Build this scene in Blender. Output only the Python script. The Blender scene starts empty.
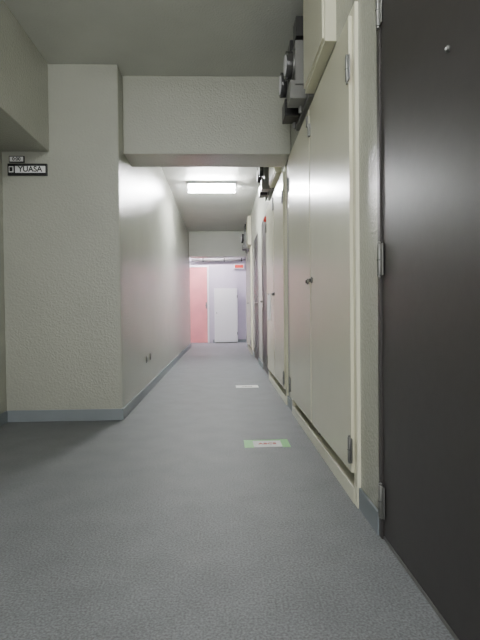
import bpy, bmesh, math
from mathutils import Matrix, Vector

# ---------------------------------------------------------------- materials
def mat(name, col, rough=0.5, var=0.0, vscale=8.0, bump=0.0, bscale=60.0, bdist=0.004,
        metal=0.0, spec=0.5, emit=None, estr=0.0, speck=0.0, speckscale=400.0):
    m = bpy.data.materials.new(name); m.use_nodes = True
    nt = m.node_tree; b = nt.nodes['Principled BSDF']
    b.inputs['Base Color'].default_value = (*col, 1)
    b.inputs['Roughness'].default_value = rough
    b.inputs['Metallic'].default_value = metal
    b.inputs['Specular IOR Level'].default_value = spec
    tc = nt.nodes.new('ShaderNodeTexCoord')
    vec = tc.outputs['Object']
    n = nt.nodes.new('ShaderNodeTexNoise'); n.inputs['Scale'].default_value = vscale
    n.inputs['Detail'].default_value = 5
    nt.links.new(vec, n.inputs['Vector'])
    mr = nt.nodes.new('ShaderNodeMapRange')
    mr.inputs['From Min'].default_value = 0.3; mr.inputs['From Max'].default_value = 0.7
    mr.inputs['To Min'].default_value = 1 - var; mr.inputs['To Max'].default_value = 1 + var
    nt.links.new(n.outputs['Fac'], mr.inputs['Value'])
    fac = mr.outputs['Result']
    if speck > 0:
        n2 = nt.nodes.new('ShaderNodeTexNoise'); n2.inputs['Scale'].default_value = speckscale
        n2.inputs['Detail'].default_value = 3
        nt.links.new(vec, n2.inputs['Vector'])
        mr2 = nt.nodes.new('ShaderNodeMapRange')
        mr2.inputs['From Min'].default_value = 0.3; mr2.inputs['From Max'].default_value = 0.7
        mr2.inputs['To Min'].default_value = 1 - speck; mr2.inputs['To Max'].default_value = 1 + speck
        nt.links.new(n2.outputs['Fac'], mr2.inputs['Value'])
        mm = nt.nodes.new('ShaderNodeMath'); mm.operation = 'MULTIPLY'
        nt.links.new(fac, mm.inputs[0]); nt.links.new(mr2.outputs['Result'], mm.inputs[1])
        fac = mm.outputs[0]
    vm = nt.nodes.new('ShaderNodeVectorMath'); vm.operation = 'SCALE'
    vm.inputs[0].default_value = col
    nt.links.new(fac, vm.inputs['Scale'])
    nt.links.new(vm.outputs['Vector'], b.inputs['Base Color'])
    if bump > 0:
        nb = nt.nodes.new('ShaderNodeTexNoise'); nb.inputs['Scale'].default_value = bscale
        nb.inputs['Detail'].default_value = 2.5
        nt.links.new(vec, nb.inputs['Vector'])
        bp = nt.nodes.new('ShaderNodeBump'); bp.inputs['Strength'].default_value = bump
        bp.inputs['Distance'].default_value = bdist
        nt.links.new(nb.outputs['Fac'], bp.inputs['Height'])
        nt.links.new(bp.outputs['Normal'], b.inputs['Normal'])
    if emit:
        b.inputs['Emission Color'].default_value = (*emit, 1)
        b.inputs['Emission Strength'].default_value = estr
    return m

M = {}
M['wall'] = mat('textured_gloss_paint', (0.43, 0.437, 0.377), 0.22, var=0.03, vscale=3, bump=0.75, bscale=75, bdist=0.0055)
M['ceil'] = mat('ceiling_paint', (0.60, 0.61, 0.565), 0.5, var=0.04, vscale=3, bump=0.7, bscale=80, bdist=0.006)
M['floor'] = mat('vinyl_floor', (0.183, 0.190, 0.202), 0.58, var=0.08, vscale=6, bump=0.35, bscale=200, bdist=0.003, speck=0.36, speckscale=150)
M['base'] = mat('baseboard_vinyl', (0.24, 0.27, 0.29), 0.45, var=0.04)
M['cream'] = mat('cream_steel_paint', (0.76, 0.745, 0.575), 0.24, var=0.02, vscale=4, bump=0.06, bscale=25)
M['creamd'] = mat('cream_frame_paint', (0.84, 0.825, 0.65), 0.3, var=0.02)
M['dark'] = mat('dark_brown_steel', (0.050, 0.045, 0.044), 0.42, var=0.06, vscale=30, bump=0.12, bscale=300, bdist=0.001)
M['metal'] = mat('brushed_steel', (0.24, 0.24, 0.23), 0.35, metal=0.7, var=0.05, vscale=40)
M['black'] = mat('black_plastic', (0.015, 0.015, 0.016), 0.35)
M['gap'] = mat('cabinet_interior', (0.03, 0.03, 0.028), 0.8)
M['grey'] = mat('grey_meter_case', (0.20, 0.20, 0.19), 0.4, var=0.04)
M['dgrey'] = mat('dark_meter_glass', (0.05, 0.05, 0.05), 0.12)
M['white'] = mat('white_paint', (0.84, 0.84, 0.86), 0.4, var=0.01)
M['hall'] = mat('hall_wall_paint', (0.52, 0.475, 0.575), 0.45, var=0.02, bump=0.3, bscale=80)
M['pink'] = mat('pink_panel', (0.78, 0.27, 0.29), 0.4, var=0.08, vscale=3)
M['green'] = mat('green_tape', (0.27, 0.66, 0.24), 0.5, var=0.05)
M['paper'] = mat('white_paper', (0.88, 0.89, 0.88), 0.6, var=0.02)
M['red'] = mat('red_plastic', (0.5, 0.03, 0.02), 0.3)
M['tube'] = mat('fluorescent_tube', (0.9, 0.9, 0.9), 0.4, emit=(0.98, 1.0, 0.97), estr=250)
M['tubemid'] = mat('corridor_fluorescent_tube', (0.9, 0.9, 0.9), 0.4, emit=(0.98, 0.99, 1.0), estr=290)
M['tubefill'] = mat('hall_fill_tube', (0.9, 0.9, 0.9), 0.4, emit=(0.99, 0.93, 1.0), estr=900)  # extra-strong emission for the added hall fill lamps

# ---------------------------------------------------------------- mesh helpers
class Obj:
    def __init__(s, name, bevel=0.0, seg=2):
        s.name = name; s.bm = bmesh.new(); s.mats = []; s.bevel = bevel; s.seg = seg
    def _mi(s, k):
        if k not in s.mats: s.mats.append(k)
        return s.mats.index(k)
    def box(s, x0, x1, y0, y1, z0, z1, k):
        mi = s._mi(k)
        v = [s.bm.verts.new(p) for p in [(x0,y0,z0),(x1,y0,z0),(x1,y1,z0),(x0,y1,z0),(x0,y0,z1),(x1,y0,z1),(x1,y1,z1),(x0,y1,z1)]]
        for f in [(0,3,2,1),(4,5,6,7),(0,1,5,4),(1,2,6,5),(2,3,7,6),(3,0,4,7)]:
            s.bm.faces.new([v[i] for i in f]).material_index = mi
        return s
    def cyl(s, c, r, l, axis, k, n=24, r2=None):
        mi = s._mi(k)
        rot = {'X': Matrix.Rotation(math.pi/2, 4, 'Y'), 'Y': Matrix.Rotation(math.pi/2, 4, 'X'), 'Z': Matrix.Identity(4)}[axis]
        before = set(s.bm.faces)
        bmesh.ops.create_cone(s.bm, cap_ends=True, segments=n, radius1=r, radius2=r if r2 is None else r2, depth=l, matrix=Matrix.Translation(c) @ rot)
        for f in set(s.bm.faces) - before:
            f.material_index = mi
            if len(f.verts) == 4: f.smooth = True
        return s
    def sph(s, c, r, k, scale=(1,1,1)):
        mi = s._mi(k); before = set(s.bm.faces)
        bmesh.ops.create_uvsphere(s.bm, u_segments=20, v_segments=12, radius=r, matrix=Matrix.Translation(c) @ Matrix.Diagonal((*scale,1)))
        for f in set(s.bm.faces) - before: f.material_index = mi; f.smooth = True
        return s
    def done(s, parent=None):
        me = bpy.data.meshes.new(s.name + '_mesh'); s.bm.normal_update()
        s.bm.to_mesh(me); s.bm.free()
        for k in s.mats: me.materials.append(M[k])
        o = bpy.data.objects.new(s.name, me); bpy.context.scene.collection.objects.link(o)
        if s.bevel > 0:
            b = o.modifiers.new('bevel', 'BEVEL'); b.width = s.bevel; b.segments = s.seg
            b.limit_method = 'ANGLE'; b.angle_limit = math.radians(50)
        if parent: o.parent = parent
        return o

def text(name, body, loc, rot, size, k, parent):
    cu = bpy.data.curves.new(name, 'FONT'); cu.body = body; cu.size = size
    cu.align_x = 'CENTER'; cu.align_y = 'CENTER'; cu.extrude = 0.0006; cu.offset = size*0.02
    o = bpy.data.objects.new(name, cu); bpy.context.scene.collection.objects.link(o)
    cu.materials.append(M[k]); o.location = loc; o.rotation_euler = rot; o.parent = parent
    return o

H = 2.65          # ceiling
XR = 0.55         # right wall face
XL = -0.762       # corridor left wall face
XA = -1.615       # alcove left wall face
YC = 3.62         # alcove/column front
YH = 11.3         # corridor ends, hall begins
YE = 12.6         # end wall
BK = -2.5         # back wall
T = 0.2
DZ = 2.03

# ---------------------------------------------------------------- room shell
Obj('floor').box(-3.2, 1.6, BK-T, YE+T, -0.15, 0, 'floor').done()
Obj('ceiling').box(-3.2, 1.6, BK-T, YE+T, H, H+0.15, 'ceil').done()
Obj('wall_left', 0.012, 3).box(XA-T, XL, YC, YH, 0, H, 'wall').done()
Obj('wall_left_alcove').box(XA-T, XA, BK, YC, 0, H, 'wall').done()
Obj('wall_end').box(-3.2, 1.6, YE, YE+T, 0, H, 'hall').done()
Obj('wall_hall_left').box(-3.0-T, -3.0, YH, YE, 0, H, 'hall').done()
Obj('wall_hall_right').box(0.75, 0.95, YH, YE, 0, H, 'hall').done()
Obj('wall_hall_front').box(-3.0, XA-T, YH-T, YH, 0, H, 'hall').done()
# back wall; big unseen opening added to light the corridor from behind the camera
wx0, wx1, wz0, wz1 = -1.50, 0.45, 0.25, 2.50
wb = Obj('wall_back')
wb.box(XA-T, wx0, BK-T, BK, 0, H, 'wall'); wb.box(wx1, XR+T, BK-T, BK, 0, H, 'wall')
wb.box(wx0, wx1, BK-T, BK, 0, wz0, 'wall'); wb.box(wx0, wx1, BK-T, BK, wz1, H, 'wall'); wb.done()
wn = Obj('fill_window_1', 0.003)  # frame of the added fill opening
for (a, b, c, d) in [(wx0, wx0+.05, wz0, wz1), (wx1-.05, wx1, wz0, wz1), (wx0+.05, wx1-.05, wz0, wz0+.05), (wx0+.05, wx1-.05, wz1-.05, wz1), ((wx0+wx1)/2-.025, (wx0+wx1)/2+.025, wz0+.05, wz1-.05)]:
    wn.box(a, b, BK-0.12, BK-0.06, c, d, 'metal')
wn.done()

doors = [(0.62, 1.675), (5.75, 6.65), (7.4, 8.3)]
cabs = [(1.91, 3.76), (4.06, 5.68), (8.9, 10.6)]
openings = sorted(doors + cabs)
y = BK
for a, b in openings:
    Obj('wall_right').box(XR, XR+T, y, a, 0, H, 'wall').done()
    Obj('wall_right').box(XR, XR+T, a, b, DZ, H, 'wall').done()
    y = b
Obj('wall_right').box(XR, XR+T, y, YH, 0, H, 'wall').done()
Obj('wall_right_shaft').box(XR+T, XR+T+0.05, BK, YH, 0, H, 'gap').done()

# beams
Obj('trim_beam_left', 0.006).box(XA, -1.27, BK, YC, 2.0, H, 'wall').done()
Obj('trim_beam_cross', 0.008).box(XL, XR, 3.79, 4.13, 2.04, H, 'wall').done()
Obj('trim_beam_far', 0.008).box(XL, XR, 11.0, YH, 2.07, H, 'wall').done()

# baseboards
bh = 0.085
Obj('baseboard_column', 0.002).box(XA, XL+0.010, YC-0.010, YC, 0, bh, 'base').done()
Obj('baseboard_left', 0.002).box(XL, XL+0.010, YC, YH, 0, bh, 'base').done()
Obj('baseboard_alcove', 0.002).box(XA, XA+0.010, BK, YC-0.01, 0, bh, 'base').done()
Obj('baseboard_end', 0.002).box(-0.27, 0.75, YE-0.010, YE, 0, bh, 'base').done()
br = Obj('baseboard_right', 0.002); y = BK
for a, b in openings:
    br.box(XR-0.010, XR, y, a, 0, bh, 'base'); y = b
br.box(XR-0.010, XR, y, YH, 0, bh, 'base'); br.done()

# ---------------------------------------------------------------- entrance doors (dark steel)
def hinge(o, x, y, z, k='metal', h=0.11, r=0.008):
    o.cyl((x, y, z), r, h, 'Z', k, 14)
    o.cyl((x, y, z), r+0.0012, 0.003, 'Z', 'black', 14)
    o.cyl((x, y, z+h/2+0.004), r*0.75, 0.008, 'Z', k, 14)
    o.cyl((x, y, z-h/2-0.004), r*0.75, 0.008, 'Z', k, 14)
    o.box(x+0.001, x+0.006, y-0.028, y+0.028, z-h/2, z+h/2, k)

def entrance(n, a, b, hinge_far):
    o = Obj('door_%d' % n, 0.0015)
    f = 0.028
    for (p, q, z0, z1) in [(a, a+f, 0, DZ), (b-f, b, 0, DZ), (a+f, b-f, DZ-f, DZ)]:
        o.box(XR-0.004, XR+0.12, p, q, z0, z1, 'dark')
    o.box(XR+0.002, XR+0.12, a+f, b-f, 0, 0.012, 'metal')
    o.box(XR+0.002, XR+0.044, a+f+0.003, b-f-0.003, 0.016, DZ-f-0.003, 'dark')
    hy = b-f if hinge_far else a+f
    ly = a+f+0.07 if hinge_far else b-f-0.07
    d = 1 if hinge_far else -1
    for z in (0.135, 0.975, 1.83):
        hinge(o, XR-0.007, hy, z)
    my = (a+b)/2
    o.cyl((XR-0.001, my+0.003, 1.43), 0.008, 0.008, 'X', 'metal', 16)
    o.cyl((XR-0.004, my+0.003, 1.43), 0.004, 0.006, 'X', 'paper', 12)
    o.box(XR-0.006, XR+0.002, ly-0.022, ly+0.022, 0.86, 1.08, 'metal')
    o.cyl((XR-0.022, ly, 0.94), 0.010, 0.04, 'X', 'metal', 16)
    o.box(XR-0.052, XR-0.036, min(ly-0.01*d, ly+0.12*d), max(ly-0.01*d, ly+0.12*d), 0.93, 0.95, 'metal')
    o.cyl((XR-0.008, ly, 1.04), 0.014, 0.01, 'X', 'metal', 16)
    return o.done()
entrance(1, *doors[0], True)
entrance(2, *doors[1], False)
entrance(3, *doors[2], True)

# ---------------------------------------------------------------- pipe-shaft cabinets
def cabinet(a, b):
    o = Obj('utility_cabinet', 0.002)
    f = 0.05; x0, x1 = XR-0.014, XR+0.10
    o.box(x0, x1, a, a+f, 0, DZ, 'creamd')
    o.box(x0, x1, b-f, b, 0, DZ, 'creamd')
    o.box(x0, x1, a+f, b-f, DZ-f, DZ, 'creamd')
    o.box(x0-0.002, x1, a+f, b-f, 0, 0.065, 'creamd')
    m = (a+b)/2
    o.box(x0+0.030, x1, m-0.018, m+0.018, 0.065, DZ-f, 'gap')
    L = (a+f-0.016, m-0.014); R = (m+0.014, b-f+0.016)
    for (p, q) in (L, R):
        o.box(x0-0.016, x0-0.001, p, q, 0.135, DZ-f+0.014, 'cream')
        o.box(x0-0.001, x0+0.020, p+0.02, q-0.028, 0.145, DZ-f-0.006, 'cream')
    for z in (0.23, 1.78):
        hinge(o, x0-0.022, L[0]+0.004, z, 'metal', 0.10, 0.008)
        hinge(o, x0-0.022, R[1]-0.004, z, 'metal', 0.10, 0.008)
    for s in (L[1]-0.05, R[0]+0.05):
        o.cyl((x0-0.021, s, 0.98), 0.018, 0.010, 'X', 'metal', 18)
        o.cyl((x0-0.030, s, 0.98), 0.010, 0.008, 'X', 'black', 18)
    o.box(x0-0.030, x0-0.016, L[1]-0.034, L[1]-0.002, 1.82, 1.89, 'metal')
    o.box(x0-0.028, x0-0.016, R[0]+0.002, R[0]+0.03, 1.90, 1.96, 'metal')
    return o.done()
for a, b in cabs: cabinet(a, b)

# ---------------------------------------------------------------- electric meter boards above the cabinets
def meters(ya):
    o = Obj('electric_meter_board', 0.004)
    zb = DZ+0.035
    o.box(XR-0.055, XR, ya, ya+0.55, zb+0.01, H-0.03, 'cream')
    o.box(XR-0.065, XR-0.05, ya+0.015, ya+0.535, zb+0.03, H-0.05, 'cream')
    o.box(XR-0.03, XR, ya+0.56, ya+1.10, zb, H-0.05, 'grey')
    for i in range(2):
        yc = ya+0.70+0.26*i
        o.box(XR-0.10, XR-0.03, yc-0.085, yc+0.085, zb+0.10, zb+0.36, 'grey')
        o.cyl((XR-0.125, yc, zb+0.25), 0.078, 0.05, 'X', 'dgrey', 28)
        o.cyl((XR-0.104, yc, zb+0.25), 0.084, 0.014, 'X', 'metal', 28)
        o.cyl((XR-0.151, yc, zb+0.25), 0.060, 0.006, 'X', 'white', 28)
        o.box(XR-0.13, XR-0.03, yc-0.07, yc+0.07, zb+0.02, zb+0.13, 'black' if i else 'grey')
        o.box(XR-0.09, XR-0.03, yc-0.06, yc+0.06, zb+0.40, zb+0.52, 'dgrey')
        o.cyl((XR-0.05, yc+0.05, zb+0.05), 0.012, 0.14, 'Z', 'grey', 14)
    o.cyl((XR-0.045, ya+0.84, zb+0.54), 0.014, 0.1, 'Z', 'grey', 14)
    return o.done()
meters(2.27)
meters(4.4)
meters(9.1)

# ---------------------------------------------------------------- fluorescent ceiling lamps
def lamp(x, yy, k, L=0.60, r=0.0155, twin=False):
    o = Obj('fluorescent_ceiling_lamp', 0.003)
    hw = 0.11 if twin else 0.055
    o.box(x-L/2-0.02, x+L/2+0.02, yy-hw, yy+hw, H-0.045, H, 'white')
    for t in ((-0.065, 0.065) if twin else (0,)):
        for s in (-1, 1):
            o.box(x+s*(L/2+0.008)-0.012, x+s*(L/2+0.008)+0.012, yy+t-0.03, yy+t+0.03, H-0.055-2*r-0.01, H-0.045, 'white')
        o.cyl((x, yy+t, H-0.055-r), r, L-0.01, 'X', k, 20)
    return o.done()
lamp(-0.14, 6.9, 'tubemid', 0.66, 0.034, True)
lamp(-0.35, 0.6, 'tube')
lamp(-0.30, -1.6, 'tube')
lamp(-0.35, 11.85, 'tubefill')  # added lamp, hidden behind the far beam, brightens the hall
lamp(-1.9, 11.95, 'tubefill')  # second added hall lamp, out of view, also fill

# ---------------------------------------------------------------- signs on the alcove wall
dx = 0.03
s = Obj('name_plate_sign', 0.002)
s.box(-1.60+dx, -1.315+dx, YC-0.018, YC, 1.822, 1.908, 'black')
s.box(-1.545+dx, -1.325+dx, YC-0.021, YC-0.018, 1.840, 1.890, 'paper')
s.box(-1.590+dx, -1.556+dx, YC-0.021, YC-0.018, 1.843, 1.888, 'paper')
s.box(-1.584+dx, -1.562+dx, YC-0.023, YC-0.021, 1.850, 1.881, 'black')
so = s.done()
text('lettering', 'YUASA', (-1.435+dx, YC-0.0216, 1.8655), (math.pi/2, 0, 0), 0.056, 'black', so)
s = Obj('room_number_plate', 0.002)
s.box(-1.59+dx, -1.48+dx, YC-0.014, YC, 1.918, 1.965, 'black')
s.box(-1.584+dx, -1.486+dx, YC-0.016, YC-0.014, 1.924, 1.959, 'paper')
so = s.done()
text('lettering', '0:00', (-1.535+dx, YC-0.0166, 1.9415), (math.pi/2, 0, 0), 0.035, 'black', so)

# ---------------------------------------------------------------- floor labels
def label(x0, x1, y0, y1, tape):
    o = Obj('floor_label_sticker')
    o.box(x0, x1, y0, y1, 0.0, 0.0008, 'paper')
    if tape:
        o.box(x0-0.025, x0+0.03, y0-0.012, y1+0.008, 0.0008, 0.0014, 'green')
        o.box(x1-0.03, x1+0.018, y0-0.012, y1+0.012, 0.0008, 0.0014, 'green')
        o.box(x0+0.03, x1-0.03, y1-0.014, y1+0.006, 0.0008, 0.0014, 'green')
    ob = o.done()
    text('lettering', 'ABCE', ((x0+x1)/2, (y0+y1)/2-0.006, 0.0014), (0, 0, 0), 0.045, 'red' if tape else 'grey', ob)
label(0.145, 0.375, 2.82, 2.97, True)
label(0.13, 0.37, 5.05, 5.22, False)

# ---------------------------------------------------------------- small items on walls
for yy, z in ((4.78, 0.34), (5.02, 0.345)):
    o = Obj('wall_outlet_cap', 0.001)
    o.cyl((XL+0.004, yy, z), 0.036, 0.008, 'X', 'metal', 24)
    o.cyl((XL+0.010, yy, z), 0.024, 0.006, 'X', 'grey', 24)
    o.done()
o = Obj('alarm_lamp')
o.cyl((XR-0.012, 5.715, 1.90), 0.030, 0.024, 'X', 'creamd', 24)
o.sph((XR-0.030, 5.715, 1.90), 0.034, 'red', (0.9, 1, 1)); o.done()
o = Obj('paper_notice')
o.box(XR-0.0345, XR-0.0305, 5.22, 5.55, 0.70, 1.0, 'paper')
o.box(XR-0.0355, XR-0.0342, 5.35, 5.45, 0.985, 1.01, 'metal'); o.done()

# ---------------------------------------------------------------- hall end
o = Obj('door_4', 0.003)
xa, xb, zt = -0.92, -0.36, 2.02
yf = YE-0.05
o.box(xa, xa+0.04, yf, YE, 0, zt, 'white'); o.box(xb-0.04, xb, yf, YE, 0, zt, 'white')
o.box(xa+0.04, xb-0.04, yf, YE, zt-0.04, zt, 'white')
o.box(xa+0.045, xb-0.045, yf+0.012, YE-0.003, 0.01, zt-0.045, 'pink')
o.box(xa+0.10, xb-0.09, yf+0.006, yf+0.012, 0.14, zt-0.14, 'pink')
o.box(xb-0.085, xb-0.05, yf+0.004, yf+0.012, 0.90, 1.06, 'metal')
o.cyl((xb-0.065, yf-0.01, 0.98), 0.018, 0.05, 'Y', 'metal', 16)
o.sph((xb-0.065, yf-0.045, 0.98), 0.026, 'metal')
o.done()
o = Obj('white_storage_locker', 0.004)
o.box(-0.22, 0.38, YE-0.22, YE-0.011, 0.03, 1.42, 'white')
o.box(-0.20, 0.36, YE-0.20, YE-0.03, 0.0, 0.03, 'grey')
o.box(-0.205, 0.365, YE-0.235, YE-0.22, 0.05, 1.40, 'white')
o.cyl((-0.16, YE-0.245, 0.78), 0.014, 0.03, 'Y', 'metal', 14)
for z in (0.25, 1.2): o.cyl((0.37, YE-0.232, z), 0.008, 0.07, 'Z', 'metal', 12)
o.done()
o = Obj('overhead_pipe')
o.cyl((-0.05, YE-0.10, 2.16), 0.035, 1.5, 'X', 'grey', 20)
for x in (-0.5, 0.05, 0.5):
    o.box(x-0.015, x+0.015, YE-0.14, YE-0.001, 2.115, 2.205, 'dgrey')
    o.cyl((x, YE-0.10, (2.2+H)/2), 0.008, H-2.2, 'Z', 'dgrey', 10)
o.done()
o = Obj('exit_sign_box', 0.004)
o.box(0.30, 0.56, YE-0.07, YE, 1.93, 2.05, 'white')
o.box(0.32, 0.54, YE-0.074, YE-0.07, 1.95, 2.03, 'red')
o.done()

# ---------------------------------------------------------------- world (white fill through the added back opening) + camera
wd = bpy.data.worlds.new('world'); bpy.context.scene.world = wd; wd.use_nodes = True
wd.node_tree.nodes['Background'].inputs[0].default_value = (0.985, 0.985, 0.99, 1)
wd.node_tree.nodes['Background'].inputs[1].default_value = 5.4
pl = bpy.data.lights.new('fill_portal', 'AREA'); pl.shape = 'RECTANGLE'; pl.size = wx1-wx0; pl.size_y = wz1-wz0  # guides world fill through the added back opening
pl.cycles.is_portal = True
po = bpy.data.objects.new('fill_portal', pl); bpy.context.scene.collection.objects.link(po)
po.location = ((wx0+wx1)/2, BK-0.15, (wz0+wz1)/2)
po.rotation_euler = Vector((0, 1, 0)).to_track_quat('-Z', 'Y').to_euler()

cd = bpy.data.cameras.new('camera'); cam = bpy.data.objects.new('camera', cd)
bpy.context.scene.collection.objects.link(cam); bpy.context.scene.camera = cam
cd.sensor_fit = 'AUTO'; cd.sensor_width = 36; cd.lens = 27.0; cd.clip_start = 0.02
yaw = math.atan(17/480); pitch = -math.atan(8/480); roll = math.radians(0.6)
R = Matrix.Rotation(-yaw, 4, 'Z') @ Matrix.Rotation(math.pi/2 + pitch, 4, 'X') @ Matrix.Rotation(-roll, 4, 'Z')
cam.matrix_world = Matrix.Translation((0, 0, 0.8)) @ R
